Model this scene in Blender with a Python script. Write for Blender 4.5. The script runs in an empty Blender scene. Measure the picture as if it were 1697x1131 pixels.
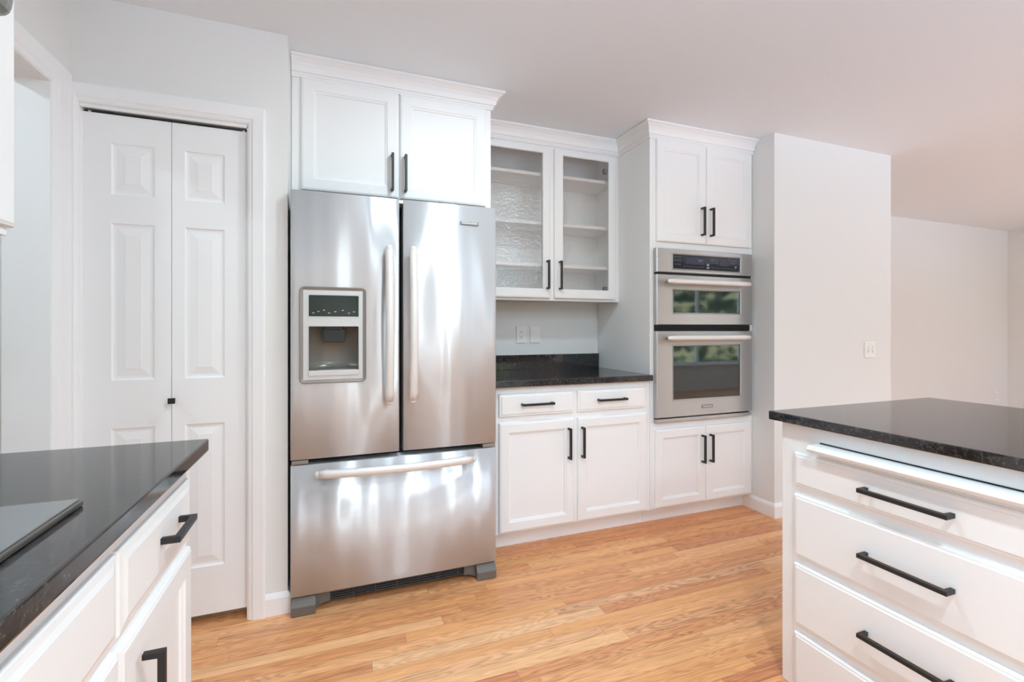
import bpy, bmesh, math, random
from mathutils import Vector, Matrix
random.seed(7)
R = math.radians
scene = bpy.context.scene
C = scene.collection

# ------------------------------------------------------------------ camera, world, lights, exposure
cam_d = bpy.data.cameras.new('camera')
cam = bpy.data.objects.new('camera', cam_d); C.objects.link(cam)
cam_d.sensor_width = 36.0
cam_d.lens = 780.0/1697.0*36.0
cam_d.shift_y = -21.0/1697.0
cam_d.clip_start = 0.02
cam.location = (0, 0, 1.2)
cam.rotation_euler = (R(90), 0, R(69.3-90))
scene.camera = cam
scene.view_settings.view_transform = 'Standard'
scene.view_settings.look = 'None'
scene.view_settings.gamma = 1.0
scene.view_settings.use_curve_mapping = False
scene.view_settings.exposure = -0.04
scene.cycles.max_bounces = 12
scene.cycles.diffuse_bounces = 8
scene.cycles.glossy_bounces = 6
scene.cycles.transparent_max_bounces = 12
scene.cycles.sample_clamp_indirect = 6.0
scene.cycles.use_denoising = True
scene.cycles.caustics_reflective = False
scene.cycles.caustics_refractive = False

WORLD_STRENGTH = 6.6
GLOBE = 26.0
CAN_POWER = 17.0

def nodes_of(tree):
    return tree.nodes, tree.links

w = bpy.data.worlds.new('outdoors'); scene.world = w; w.use_nodes = True
N, L = nodes_of(w.node_tree); N.clear()
def nn(t, **k):
    n = N.new(t)
    for a, b in k.items(): setattr(n, a, b)
    return n
tc = nn('ShaderNodeTexCoord'); sep = nn('ShaderNodeSeparateXYZ'); L.new(tc.outputs['Generated'], sep.inputs[0])
nz = nn('ShaderNodeTexNoise'); nz.inputs['Scale'].default_value = 45; nz.inputs['Detail'].default_value = 7
L.new(tc.outputs['Generated'], nz.inputs['Vector'])
nz2 = nn('ShaderNodeTexNoise'); nz2.inputs['Scale'].default_value = 3.2; nz2.inputs['Detail'].default_value = 3
L.new(tc.outputs['Generated'], nz2.inputs['Vector'])
leaf = nn('ShaderNodeValToRGB'); L.new(nz.outputs['Fac'], leaf.inputs[0])
leaf.color_ramp.elements[0].position = .40; leaf.color_ramp.elements[0].color = (.015, .02, .014, 1)
leaf.color_ramp.elements[1].position = .62; leaf.color_ramp.elements[1].color = (.42, .45, .28, 1)
e = leaf.color_ramp.elements.new(.50); e.color = (.07, .10, .06, 1)
hgt = nn('ShaderNodeMath', operation='MULTIPLY_ADD'); L.new(nz2.outputs['Fac'], hgt.inputs[0]); hgt.inputs[1].default_value = -.55
L.new(sep.outputs['Z'], hgt.inputs[2])
line = nn('ShaderNodeMapRange'); L.new(hgt.outputs[0], line.inputs[0]); line.inputs[1].default_value = -.12; line.inputs[2].default_value = -.08
mixw = nn('ShaderNodeMix', data_type='RGBA'); L.new(line.outputs[0], mixw.inputs[0]); L.new(leaf.outputs[0], mixw.inputs[6])
mixw.inputs[7].default_value = (.66, .83, 1.02, 1)
# added bright glow below the horizon, standing in for ground bounce onto the ceiling
gnd = nn('ShaderNodeMapRange'); L.new(sep.outputs['Z'], gnd.inputs[0]); gnd.inputs[1].default_value = -.16; gnd.inputs[2].default_value = -.20
mixg = nn('ShaderNodeMix', data_type='RGBA'); L.new(gnd.outputs[0], mixg.inputs[0]); L.new(mixw.outputs[2], mixg.inputs[6]); mixg.inputs[7].default_value = (1.2, 1.5, 1.92, 1)
bg = nn('ShaderNodeBackground'); L.new(mixg.outputs[2], bg.inputs[0]); bg.inputs[1].default_value = WORLD_STRENGTH
wo = nn('ShaderNodeOutputWorld'); L.new(bg.outputs[0], wo.inputs[0])

# ------------------------------------------------------------------ materials
def mat(name, color=(.8, .8, .8), rough=.5, metal=0.0, spec=.5, **kw):
    m = bpy.data.materials.new(name); m.use_nodes = True
    b = m.node_tree.nodes['Principled BSDF']
    b.inputs['Base Color'].default_value = (*color, 1); b.inputs['Roughness'].default_value = rough
    b.inputs['Metallic'].default_value = metal; b.inputs['Specular IOR Level'].default_value = spec
    for k, v in kw.items(): b.inputs[k].default_value = v
    return m
class G:
    """tiny node builder"""
    def __init__(s, m): s.t = m.node_tree; s.b = s.t.nodes.get('Principled BSDF')
    def n(s, t, **k):
        n = s.t.nodes.new(t)
        for a, b in k.items(): setattr(n, a, b)
        return n
    def l(s, a, b): s.t.links.new(a, b)
    def v(s, x, sock):
        if isinstance(x, (int, float)): sock.default_value = x
        elif isinstance(x, tuple): sock.default_value = x
        else: s.l(x, sock)
    def m(s, op, a, b=0.0, c=0.0):
        n = s.n('ShaderNodeMath', operation=op)
        for i, x in enumerate((a, b, c)): s.v(x, n.inputs[i])
        return n.outputs[0]
    def xyz(s, x, y, z):
        n = s.n('ShaderNodeCombineXYZ')
        for i, q in enumerate((x, y, z)): s.v(q, n.inputs[i])
        return n.outputs[0]
    def noise(s, vec, scale=5, detail=2, rough=.5):
        n = s.n('ShaderNodeTexNoise'); s.l(vec, n.inputs['Vector'])
        n.inputs['Scale'].default_value = scale; n.inputs['Detail'].default_value = detail; n.inputs['Roughness'].default_value = rough
        return n.outputs['Fac']
    def coord(s, which='Object'):
        return s.n('ShaderNodeTexCoord').outputs[which]
    def mapv(s, vec, sc):
        n = s.n('ShaderNodeMapping'); s.l(vec, n.inputs['Vector']); n.inputs['Scale'].default_value = sc; return n.outputs[0]
    def ramp(s, f, stops):
        n = s.n('ShaderNodeValToRGB'); s.l(f, n.inputs[0]); r = n.color_ramp
        r.elements[0].position, r.elements[0].color = stops[0][0], (*stops[0][1], 1)
        r.elements[1].position, r.elements[1].color = stops[-1][0], (*stops[-1][1], 1)
        for p, c in stops[1:-1]:
            e = r.elements.new(p); e.color = (*c, 1)
        return n.outputs[0]
    def mix(s, f, a, b, kind='MIX'):
        n = s.n('ShaderNodeMix', data_type='RGBA', blend_type=kind)
        s.v(f, n.inputs[0]); s.v(a, n.inputs[6]); s.v(b, n.inputs[7]); return n.outputs[2]
    def bump(s, h, strength=.1, dist=.01):
        n = s.n('ShaderNodeBump'); s.l(h, n.inputs['Height']); n.inputs['Strength'].default_value = strength; n.inputs['Distance'].default_value = dist
        s.l(n.outputs[0], s.b.inputs['Normal']); return n

def lin(r, g, b):
    f = lambda c: (c/255/12.92) if c/255 <= .04045 else ((c/255+.055)/1.055)**2.4
    return (f(r), f(g), f(b))

def painted(name, col, rough, amt=.03, scale=140):
    m = mat(name, col, rough); g = G(m)
    g.bump(g.noise(g.coord(), scale, 3), amt, .002); return m
M_wall = painted('wall_paint', lin(228, 228, 226), .6)
M_ceil = painted('ceiling_paint', lin(232, 238, 243), .8, .08, 90)
M_white = painted('cabinet_paint', lin(238, 238, 237), .5, .02, 60); M_white.node_tree.nodes['Principled BSDF'].inputs['Specular IOR Level'].default_value = .35
M_trim = painted('trim_paint', lin(238, 238, 239), .42, .015, 60)
M_bisque = painted('underside_paint', lin(225, 222, 216), .5)
M_black = mat('black_iron', lin(30, 30, 31), .45)
M_dark = mat('black_gap', (.004, .004, .005), .7)
M_grey = mat('grey_plastic', lin(104, 100, 94), .45)
M_body = mat('dark_enamel', lin(60, 60, 62), .5)
M_plate = mat('white_plastic', lin(236, 236, 234), .3)
M_slot = mat('dark_slot', lin(70, 70, 68), .6)
M_frost = mat('light_diffuser', (.9, .9, .88), .5)

def steel(name, col, rough, aniso, wave=0.0, axis='Z', fine=.02):
    m = mat(name, col, rough, 1.0); g = G(m)
    t = g.n('ShaderNodeTangent', direction_type='RADIAL', axis=axis); g.l(t.outputs[0], g.b.inputs['Tangent'])
    g.b.inputs['Anisotropic'].default_value = aniso
    g.b.inputs['Anisotropic Rotation'].default_value = .25
    c = g.coord()
    br = g.noise(g.mapv(c, (3, 3, 900)), 1, 2)
    g.l(g.m('MULTIPLY_ADD', br, .10, rough-.05), g.b.inputs['Roughness'])
    if wave:
        h = g.noise(g.mapv(c, (8.5, 8.5, 1.05)), 1.0, 0.6, .4)
        b2 = g.n('ShaderNodeBump'); g.l(h, b2.inputs['Height']); b2.inputs['Strength'].default_value = 1.0; b2.inputs['Distance'].default_value = wave
        b1 = g.n('ShaderNodeBump'); g.l(br, b1.inputs['Height']); b1.inputs['Strength'].default_value = fine; b1.inputs['Distance'].default_value = .001
        g.l(b2.outputs[0], b1.inputs['Normal']); g.l(b1.outputs[0], g.b.inputs['Normal'])
    return m
M_fridge = steel('brushed_steel_doors', lin(216, 217, 219), .44, 1.0, wave=.022)
M_fridge.node_tree.nodes['Principled BSDF'].inputs['Metallic'].default_value = .58
M_oven = steel('brushed_steel_oven', lin(186, 185, 185), .36, .9, wave=.002)
M_oven.node_tree.nodes['Principled BSDF'].inputs['Metallic'].default_value = .85
M_handle = mat('satin_handle', lin(228, 225, 222), .5, .35)
M_bezel = mat('silver_plastic', lin(205, 205, 205), .38, .35)
M_bezel2 = mat('grey_bezel', lin(138, 133, 128), .4, .35)
M_cav = mat('taupe_plastic', lin(116, 113, 106), .3, .2)
M_glossblack = mat('black_glass', (.005, .005, .006), .04, 0, .3)
M_ovenglass = mat('oven_glass', (.012, .022, .020), .03, 0, .9)
M_hood = mat('hood_steel', lin(150, 148, 144), .3, 1.0)
M_screen = mat('smoked_screen', lin(52, 56, 60), .10, .3)

# granite
def granite():
    m = mat('black_granite', (.01, .01, .01), .07, 0, .5, IOR=1.7); g = G(m); c = g.coord()
    n1 = g.noise(c, 55, 5, .65); n2 = g.noise(c, 160, 3, .6); n3 = g.noise(c, 9, 2)
    v = g.n('ShaderNodeTexVoronoi', feature='DISTANCE_TO_EDGE'); v.inputs['Scale'].default_value = 34; g.l(c, v.inputs['Vector'])
    base = g.ramp(n1, [(.40, (.004, .004, .005)), (.50, (.010, .010, .012)), (.62, (.026, .025, .024)), (.76, (.10, .095, .09))])
    fleck = g.ramp(n2, [(.58, (0, 0, 0)), (.72, (.065, .06, .055))])
    col = g.mix(1.0, base, fleck, 'ADD')
    vein = g.ramp(v.outputs[0], [(.0, (.05, .048, .045)), (.03, (0, 0, 0))])
    col = g.mix(g.m('MULTIPLY', n3, 1.0), col, g.mix(1.0, col, vein, 'ADD'))
    g.l(col, g.b.inputs['Base Color'])
    g.bump(g.noise(g.mapv(c, (70, 70, 70)), 1, 2), .10, .0008)
    g.l(g.m('MULTIPLY_ADD', n1, .14, .01), g.b.inputs['Roughness'])
    return m
M_granite = granite()

# strip oak floor, boards running along X
def oak():
    m = mat('oak_boards', (.5, .3, .15), .3, 0, .45); g = G(m); c = g.coord()
    s = g.n('ShaderNodeSeparateXYZ'); g.l(c, s.inputs[0]); X, Y = s.outputs[0], s.outputs[1]
    W = .057
    yr = g.m('DIVIDE', Y, W); row = g.m('FLOOR', yr); fy = g.m('FRACT', yr)
    wn = g.n('ShaderNodeTexWhiteNoise', noise_dimensions='1D'); g.l(row, wn.inputs['W']); r1 = wn.outputs['Value']
    wn2 = g.n('ShaderNodeTexWhiteNoise', noise_dimensions='1D'); g.l(g.m('ADD', row, 31.7), wn2.inputs['W']); r2 = wn2.outputs['Value']
    ln = g.m('MULTIPLY_ADD', r2, .75, .65)
    xr = g.m('DIVIDE', g.m('MULTIPLY_ADD', r1, 7.0, X), ln); colm = g.m('FLOOR', xr); fx = g.m('FRACT', xr)
    wn3 = g.n('ShaderNodeTexWhiteNoise', noise_dimensions='2D'); g.l(g.xyz(row, colm, 0.0), wn3.inputs['Vector']); pid = wn3.outputs['Value']
    wn4 = g.n('ShaderNodeTexWhiteNoise', noise_dimensions='2D'); g.l(g.xyz(g.m('ADD', row, 11.3), g.m('ADD', colm, 5.1), 0.0), wn4.inputs['Vector']); pid2 = wn4.outputs['Value']
    tone = g.ramp(pid, [(0, lin(208, 138, 90)), (.12, lin(225, 156, 102)), (.45, lin(235, 170, 112)), (.8, lin(240, 180, 124)), (1, lin(245, 197, 148))])
    tone2 = g.mix(g.m('MULTIPLY', pid2, .35), tone, (*lin(214, 140, 108), 1))
    off = g.m('MULTIPLY', pid, 37.0)
    gv = g.xyz(g.m('MULTIPLY', X, 1.7), g.m('MULTIPLY', Y, 17.0), off)
    big = g.noise(gv, 1.0, 2, .5)
    rings = g.m('ABSOLUTE', g.m('SINE', g.m('MULTIPLY', big, 58.0)))
    rings = g.m('POWER', rings, 3.0)
    fine = g.noise(g.xyz(g.m('MULTIPLY', X, 9.0), g.m('MULTIPLY', Y, 420.0), off), 1.0, 3, .6)
    sof = g.noise(g.xyz(g.m('MULTIPLY', X, 2.2), g.m('MULTIPLY', Y, 40.0), off), 1.0, 2, .5)
    dark = g.m('ADD', g.m('MULTIPLY', rings, g.m('MULTIPLY_ADD', pid2, .26, .08)), g.m('MULTIPLY', g.m('SUBTRACT', fine, .5), .66))
    dark = g.m('ADD', dark, g.m('MULTIPLY', g.m('SUBTRACT', sof, .5), .46))
    k = g.n('ShaderNodeClamp'); g.l(dark, k.inputs[0]); k.inputs[1].default_value = -.25; k.inputs[2].default_value = .6
    mul = g.m('SUBTRACT', 1.0, k.outputs[0])
    colr = g.mix(1.0, tone2, g.xyz(mul, g.m('POWER', mul, 1.25), g.m('POWER', mul, 1.5)), 'MULTIPLY')
    ey = g.m('MINIMUM', fy, g.m('SUBTRACT', 1.0, fy)); ex = g.m('MULTIPLY', g.m('MINIMUM', fx, g.m('SUBTRACT', 1.0, fx)), 16.0)
    gap = g.m('LESS_THAN', g.m('MINIMUM', ey, ex), .016)
    colr = g.mix(g.m('MULTIPLY', gap, .42), colr, (*lin(120, 74, 42), 1))
    g.l(colr, g.b.inputs['Base Color'])
    g.l(g.m('MULTIPLY_ADD', fine, .12, .24), g.b.inputs['Roughness'])
    g.bump(g.m('SUBTRACT', g.m('MULTIPLY', fine, .3), gap), .12, .0012)
    return m
M_oak = oak()

def pane_mat(name, tint, gloss_rough, bumpy):
    m = bpy.data.materials.new(name); m.use_nodes = True; g = G(m); t = m.node_tree; t.nodes.remove(g.b)
    out = t.nodes['Material Output']
    tr = g.n('ShaderNodeBsdfTransparent'); tr.inputs[0].default_value = (*tint, 1)
    gl = g.n('ShaderNodeBsdfGlossy'); gl.inputs['Roughness'].default_value = gloss_rough
    lw = g.n('ShaderNodeLayerWeight'); lw.inputs[0].default_value = .5
    fres = g.m('MULTIPLY_ADD', g.m('POWER', lw.outputs['Facing'], 5.0), .94, .05)
    mx = g.n('ShaderNodeMixShader'); g.l(g.m('ADD', fres, bumpy*.05), mx.inputs[0]); g.l(tr.outputs[0], mx.inputs[1]); g.l(gl.outputs[0], mx.inputs[2])
    if bumpy:
        c = g.coord(); h = g.noise(g.mapv(c, (60, 60, 75)), 1, 2, .5)
        b = g.n('ShaderNodeBump'); g.l(h, b.inputs['Height']); b.inputs['Strength'].default_value = .55; b.inputs['Distance'].default_value = .006
        g.l(b.outputs[0], gl.inputs['Normal']); g.l(b.outputs[0], lw.inputs['Normal'])
    g.l(mx.outputs[0], out.inputs[0]); return m
M_pane = pane_mat('clear_pane', (.97, .98, .98), .01, 0)
M_rain = pane_mat('rippled_glass', (.99, .98, .97), .16, 1)
def emis(name, col, s):
    m = mat(name, (0, 0, 0), .5); b = m.node_tree.nodes['Principled BSDF']
    b.inputs['Emission Color'].default_value = (*col, 1); b.inputs['Emission Strength'].default_value = s; return m
M_lamp = emis('lamp_glow', (1, .96, .90), 12)
M_globe = emis('fill_globe_glow', (.72, .93, 1.16), GLOBE)
M_lcd = emis('display_glow', (.28, .22, .42), .10)
M_led = emis('display_digit', (.45, .5, .9), .5)

# ------------------------------------------------------------------ geometry helpers
def frame(o, u, n):
    """local (a,b,c) -> o + a*u + b*n + c*Z ; b points out of the face"""
    u = Vector(u); n = Vector(n); m = Matrix.Identity(4)
    for i in range(3): m[i][0], m[i][1], m[i][2], m[i][3] = u[i], n[i], (0, 0, 1)[i], o[i]
    return m
ID = Matrix.Identity(4)
def face(bm, vs):
    try: return bm.faces.new(vs)
    except ValueError: return None
def box(bm, x0, x1, y0, y1, z0, z1, bev=0.0, T=ID, seg=2):
    if x0 > x1: x0, x1 = x1, x0
    if y0 > y1: y0, y1 = y1, y0
    if z0 > z1: z0, z1 = z1, z0
    b = bmesh.new()
    v = [b.verts.new((x, y, z)) for x in (x0, x1) for y in (y0, y1) for z in (z0, z1)]
    for q in ((0, 1, 3, 2), (4, 6, 7, 5), (0, 4, 5, 1), (2, 3, 7, 6), (0, 2, 6, 4), (1, 5, 7, 3)): b.faces.new([v[i] for i in q])
    if bev: bmesh.ops.bevel(b, geom=b.edges[:], offset=bev, segments=seg, affect='EDGES', profile=.6)
    merge(bm, b, T)
def merge(bm, b, T=ID):
    mp = {}
    for v in b.verts: mp[v] = bm.verts.new(T @ v.co)
    for f in b.faces:
        nf = face(bm, [mp[v] for v in f.verts])
        if nf: nf.smooth = f.smooth
    b.free()
def prism(bm, pts, a0, a1, axis, T=ID, bev=0.0, smooth=False):
    """extrude polygon pts along axis 'x','y','z'; pts are the other two coords in order"""
    b = bmesh.new()
    def P(p, a): return {'x': (a, p[0], p[1]), 'y': (p[0], a, p[1]), 'z': (p[0], p[1], a)}[axis]
    A = [b.verts.new(P(p, a0)) for p in pts]; B = [b.verts.new(P(p, a1)) for p in pts]
    b.faces.new(A); b.faces.new(B[::-1])
    for i in range(len(pts)):
        f = b.faces.new((A[i], B[i], B[(i+1) % len(pts)], A[(i+1) % len(pts)])); f.smooth = smooth
    if bev: bmesh.ops.bevel(b, geom=b.edges[:], offset=bev, segments=1, affect='EDGES')
    merge(bm, b, T)
def rings(bm, w0, w1, z0, z1, prof, T, back=None):
    """nested rectangles: prof = [(inset, out)], last one capped; back = out value of the back face"""
    b = bmesh.new(); prev = None
    lst = ([(prof[0][0], back)] if back is not None else []) + list(prof)
    for i, (ins, out) in enumerate(lst):
        r = [b.verts.new(p) for p in ((w0+ins, out, z0+ins), (w1-ins, out, z0+ins), (w1-ins, out, z1-ins), (w0+ins, out, z1-ins))]
        if prev:
            for k in range(4): b.faces.new((prev[k], prev[(k+1) % 4], r[(k+1) % 4], r[k]))
        elif back is not None: b.faces.new(r[::-1])
        prev = r
    b.faces.new(prev); merge(bm, b, T)
def tube(bm, path, rx, rz, T=ID, seg=14, up=(0, 0, 1), cap=True, radii=None):
    b = bmesh.new(); path = [Vector(p) for p in path]; prev = None; upv = Vector(up)
    for i, p in enumerate(path):
        d = (path[min(i+1, len(path)-1)]-path[max(i-1, 0)]).normalized()
        s = d.cross(upv).normalized(); t = s.cross(d).normalized(); k = radii[i] if radii else 1
        r = [b.verts.new(p + s*rx*k*math.cos(2*math.pi*j/seg) + t*rz*k*math.sin(2*math.pi*j/seg)) for j in range(seg)]
        if prev:
            for j in range(seg):
                f = b.faces.new((prev[j], prev[(j+1) % seg], r[(j+1) % seg], r[j])); f.smooth = True
        elif cap: b.faces.new(r[::-1])
        prev = r
    if cap: b.faces.new(prev)
    merge(bm, b, T)
def sweep(bm, path, prof, T=ID):
    """mitred sweep of prof [(out, z)] along a plan path [(x,y)]; out is to the right of travel"""
    b = bmesh.new(); n = len(path); rows = []
    for i in range(n):
        p = Vector(path[i]); d0 = (p-Vector(path[i-1])).normalized() if i else None
        d1 = (Vector(path[i+1])-p).normalized() if i < n-1 else None
        n0 = Vector((d0.y, -d0.x)) if d0 else None; n1 = Vector((d1.y, -d1.x)) if d1 else None
        if n0 and n1:
            m = (n0+n1); m = m/m.dot(n0)
        else: m = n0 or n1
        rows.append([b.verts.new((p.x+m.x*o, p.y+m.y*o, z)) for o, z in prof])
    for i in range(n-1):
        for j in range(len(prof)):
            k = (j+1) % len(prof); b.faces.new((rows[i][j], rows[i+1][j], rows[i+1][k], rows[i][k]))
    b.faces.new(rows[0][::-1]); b.faces.new(rows[-1]); merge(bm, b, T)

def wloc(o):
    v = Vector((0, 0, 0))
    while o: v += o.location; o = o.parent
    return v
def obj(name, bm, m, parent=None, **props):
    off = wloc(parent)
    bmesh.ops.recalc_face_normals(bm, faces=bm.faces[:])
    for v in bm.verts: v.co -= off
    me = bpy.data.meshes.new(name); bm.to_mesh(me); bm.free(); me.materials.append(m)
    o = bpy.data.objects.new(name, me); C.objects.link(o); o.parent = parent
    for k, v in props.items(): o[k] = v
    return o
def mk(fn):
    bm = bmesh.new(); fn(bm); return bm
def B(*a, **k):
    bm = bmesh.new(); box(bm, *a, **k); return bm
def BB(*lst, bev=0.0, T=ID):
    bm = bmesh.new()
    for a in lst: box(bm, *a, bev=bev, T=T)
    return bm
def thing(name, label, cat, loc, group=None):
    o = bpy.data.objects.new(name, None); C.objects.link(o); o.location = loc
    o['label'] = label; o['category'] = cat; o.empty_display_size = .1
    if group: o['group'] = group
    return o
def struct(name, bm, m, parent=None):
    o = obj(name, bm, m, parent)
    if parent is None: o['kind'] = 'structure'
    return o
def text(name, s, size, T, m, parent, depth=.0006, align='CENTER', sx=1.0):
    cu = bpy.data.curves.new('t', 'FONT'); cu.body = s; cu.size = size; cu.align_x = align; cu.align_y = 'CENTER'; cu.extrude = depth/2
    to = bpy.data.objects.new('t', cu); C.objects.link(to)
    dg = bpy.context.evaluated_depsgraph_get(); me = bpy.data.meshes.new_from_object(to.evaluated_get(dg))
    bm = bmesh.new(); bm.from_mesh(me)
    for v in bm.verts: v.co = T @ Vector((v.co.x*sx, v.co.z, v.co.y))
    bpy.data.objects.remove(to); bpy.data.meshes.remove(me)
    return obj(name, bm, m, parent)

F_Y = lambda y: frame((0, y, 0), (1, 0, 0), (0, -1, 0))        # faces -Y, a = world x
F_XM = lambda x: frame((x, 0, 0), (0, -1, 0), (-1, 0, 0))      # faces -X, a = -world y
F_XP = lambda x: frame((x, 0, 0), (0, 1, 0), (1, 0, 0))        # faces +X, a = world y

DOOR = lambda fr: [(0, -.006), (.002, -.003), (.006, -.0015), (.009, 0), (fr, 0), (fr+.003, -.004), (fr+.009, -.0055), (fr+.012, -.011)]
DRAWER = [(0, -.007), (.002, -.004), (.011, -.0035), (.014, 0)]
def door(parent, a0, a1, z0, z1, T, fr=.052, th=.019, name='door', m=None):
    bm = bmesh.new(); rings(bm, a0, a1, z0, z1, DOOR(fr), T, back=-th); return obj(name, bm, m or M_white, parent)
def drawer(parent, a0, a1, z0, z1, T, th=.019, prof=None):
    bm = bmesh.new(); rings(bm, a0, a1, z0, z1, prof or DRAWER, T, back=-th); return obj('drawer', bm, M_white, parent)
def pull(parent, c, z, length, T, vertical=True, out=.036, t=.011, w=.012):
    """square-section U handle standing on the face"""
    h = length/2; bm = bmesh.new()
    U = [(-h, 0), (-h, out), (h, out), (h, 0), (h-t, 0), (h-t, out-t), (-h+t, out-t), (-h+t, 0)]
    if vertical: prism(bm, [(p[1], z+p[0]) for p in U], c-w/2, c+w/2, 'x', T, bev=.0008)
    else: prism(bm, [(c+p[0], p[1]) for p in U], z-w/2, z+w/2, 'z', T, bev=.0008)
    return obj('handle', bm, M_black, parent)

CEIL = 2.44
# ------------------------------------------------------------------ room shell
struct('floor', B(-3.2, 8.2, -2.8, 3.6, -.12, 0), M_oak)
struct('ceiling', B(-3.2, 8.2, -2.8, 3.6, CEIL, CEIL+.12), M_ceil)
# window wall behind the camera, with real openings
def wall_with_holes(x0, x1, y0, y1, holes):
    bm = bmesh.new(); xs = x0
    for a, b, c, d in holes:
        box(bm, xs, a, y0, y1, 0, CEIL)
        if c > 0: box(bm, a, b, y0, y1, 0, c)
        box(bm, a, b, y0, y1, d, CEIL); xs = b
    box(bm, xs, x1, y0, y1, 0, CEIL); return bm
HOLES = [(-.86, .92, 1.02, 2.16), (1.55, 3.15, .06, 2.16), (5.55, 7.75, .50, 2.16)]
struct('wall_rear', wall_with_holes(-1.035, 8.2, -2.72, -2.6, HOLES), M_wall)
for i, (a, b, c, d) in enumerate(HOLES):
    f = bmesh.new(); T = F_Y(-2.6)
    for q in ((a-.07, a, c-.07, d+.07), (b, b+.07, c-.07, d+.07), (a, b, d, d+.07), (a, b, c-.07, c)):
        if q[2] >= 0 or True: box(f, q[0], q[1], -2.6, -2.585, max(q[2], 0.0), q[3], bev=.003)
    wf = struct('window_%d' % (i+1), f, M_trim)
    if c > .3: obj('sill', B(a-.07, b+.07, -2.6, -2.535, c-.02, c+.004, bev=.003), M_trim, wf)
    g = bmesh.new(); mid = (a+b)/2
    for q in ((a, a+.04, c, d), (b-.04, b, c, d), (a+.04, b-.04, d-.04, d), (a+.04, b-.04, c, c+.04), (mid-.03, mid+.03, c+.04, d-.04)):
        box(g, q[0], q[1], -2.69, -2.65, q[2], q[3], bev=.004)
    obj('sash', g, M_trim, wf)
    for s in (0, 1):
        p0, p1 = ((a+.04, mid-.03), (mid+.03, b-.04))[s]
        obj('pane', B(p0, p1, -2.672, -2.668, c+.04, d-.04), M_pane, wf)
# left wall with the doorway, hall beyond
DW0, DW1, DWT = 1.48, 2.086, 2.062
LW0, LW1 = -2.35, -.35
struct('wall_left', BB((-1.035, -.915, -2.6, LW0, 0, CEIL), (-1.035, -.915, LW0, LW1, 0, 1.02), (-1.035, -.915, LW0, LW1, 2.16, CEIL), (-1.035, -.915, LW1, DW0, 0, CEIL), (-1.035, -.915, DW0, DW1, DWT, CEIL), (-1.035, -.915, DW1, 2.32, 0, CEIL)), M_wall)
def side_window(name, x, wx, s, y0, y1, z0, z1):
    """added daylight window in a wall facing s*X; x = room face, wx = glass plane"""
    wf = struct(name, BB((x, x+s*.015, y0-.07, y0, z0-.07, z1+.07), (x, x+s*.015, y1, y1+.07, z0-.07, z1+.07), (x, x+s*.015, y0, y1, z1, z1+.07), (x, x+s*.015, y0, y1, z0-.07, z0), bev=.003), M_trim)
    m = (y0+y1)/2
    obj('sash', BB((wx-.02, wx+.02, y0, y0+.04, z0, z1), (wx-.02, wx+.02, y1-.04, y1, z0, z1), (wx-.02, wx+.02, m-.03, m+.03, z0+.04, z1-.04), (wx-.02, wx+.02, y0+.04, y1-.04, z0, z0+.04), (wx-.02, wx+.02, y0+.04, y1-.04, z1-.04, z1)), M_trim, wf)
    for a, b in ((y0+.04, m-.03), (m+.03, y1-.04)): obj('pane', B(wx-.002, wx+.002, a, b, z0+.04, z1-.04), M_pane, wf)
    pl = bpy.data.lights.new('window_portal', 'AREA'); pl.shape = 'RECTANGLE'; pl.size = z1-z0; pl.size_y = y1-y0; pl.cycles.is_portal = True
    po = bpy.data.objects.new('window_portal', pl); C.objects.link(po); po.location = (x-s*.115, m, (z0+z1)/2); po.rotation_euler = (0, -s*R(90), 0)
side_window('window_4', -.915, -.985, 1, LW0, LW1, 1.02, 2.16)  # unseen window, added to light the sides that face left
struct('wall_hall', BB((-3.2, -3.08, 1.1, 2.92, 0, CEIL), (-3.08, -1.035, 2.8, 2.92, 0, CEIL), (-3.08, -1.035, 1.1, 1.22, 0, CEIL)), M_wall)
# pantry wall (opening for the bifold doors), alcove return
PA, PB, PT = -.889, -.330, 2.035
struct('wall_pantry', BB((-.915, PA, 2.20, 2.32, 0, CEIL), (PB, -.184, 2.20, 2.32, 0, CEIL), (PA, PB, 2.20, 2.32, PT, CEIL), (-.304, -.184, 2.32, 2.975, 0, CEIL), (-1.035, -.915, 2.32, 2.8, 0, CEIL)), M_wall)
struct('wall_back', B(-1.035, 2.727, 2.975, 3.1, 0, CEIL), M_wall)
struct('wall_stub', BB((2.607, 3.74, 2.20, 2.32, 0, CEIL), (2.607, 2.727, 2.32, 2.975, 0, CEIL), (3.62, 3.74, 2.32, 3.38, 0, CEIL)), M_wall)
struct('wall_far', B(3.62, 8.15, 3.38, 3.5, 0, CEIL), M_wall)
SW0, SW1 = -1.7, .1
struct('wall_right', BB((8.03, 8.15, -2.6, SW0, 0, CEIL), (8.03, 8.15, SW1, 3.38, 0, CEIL), (8.03, 8.15, SW0, SW1, 0, .5), (8.03, 8.15, SW0, SW1, 2.12, CEIL)), M_wall)
side_window('window_5', 8.03, 8.10, -1, SW0, SW1, .5, 2.12)  # unseen window, added to brighten the adjoining room

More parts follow.
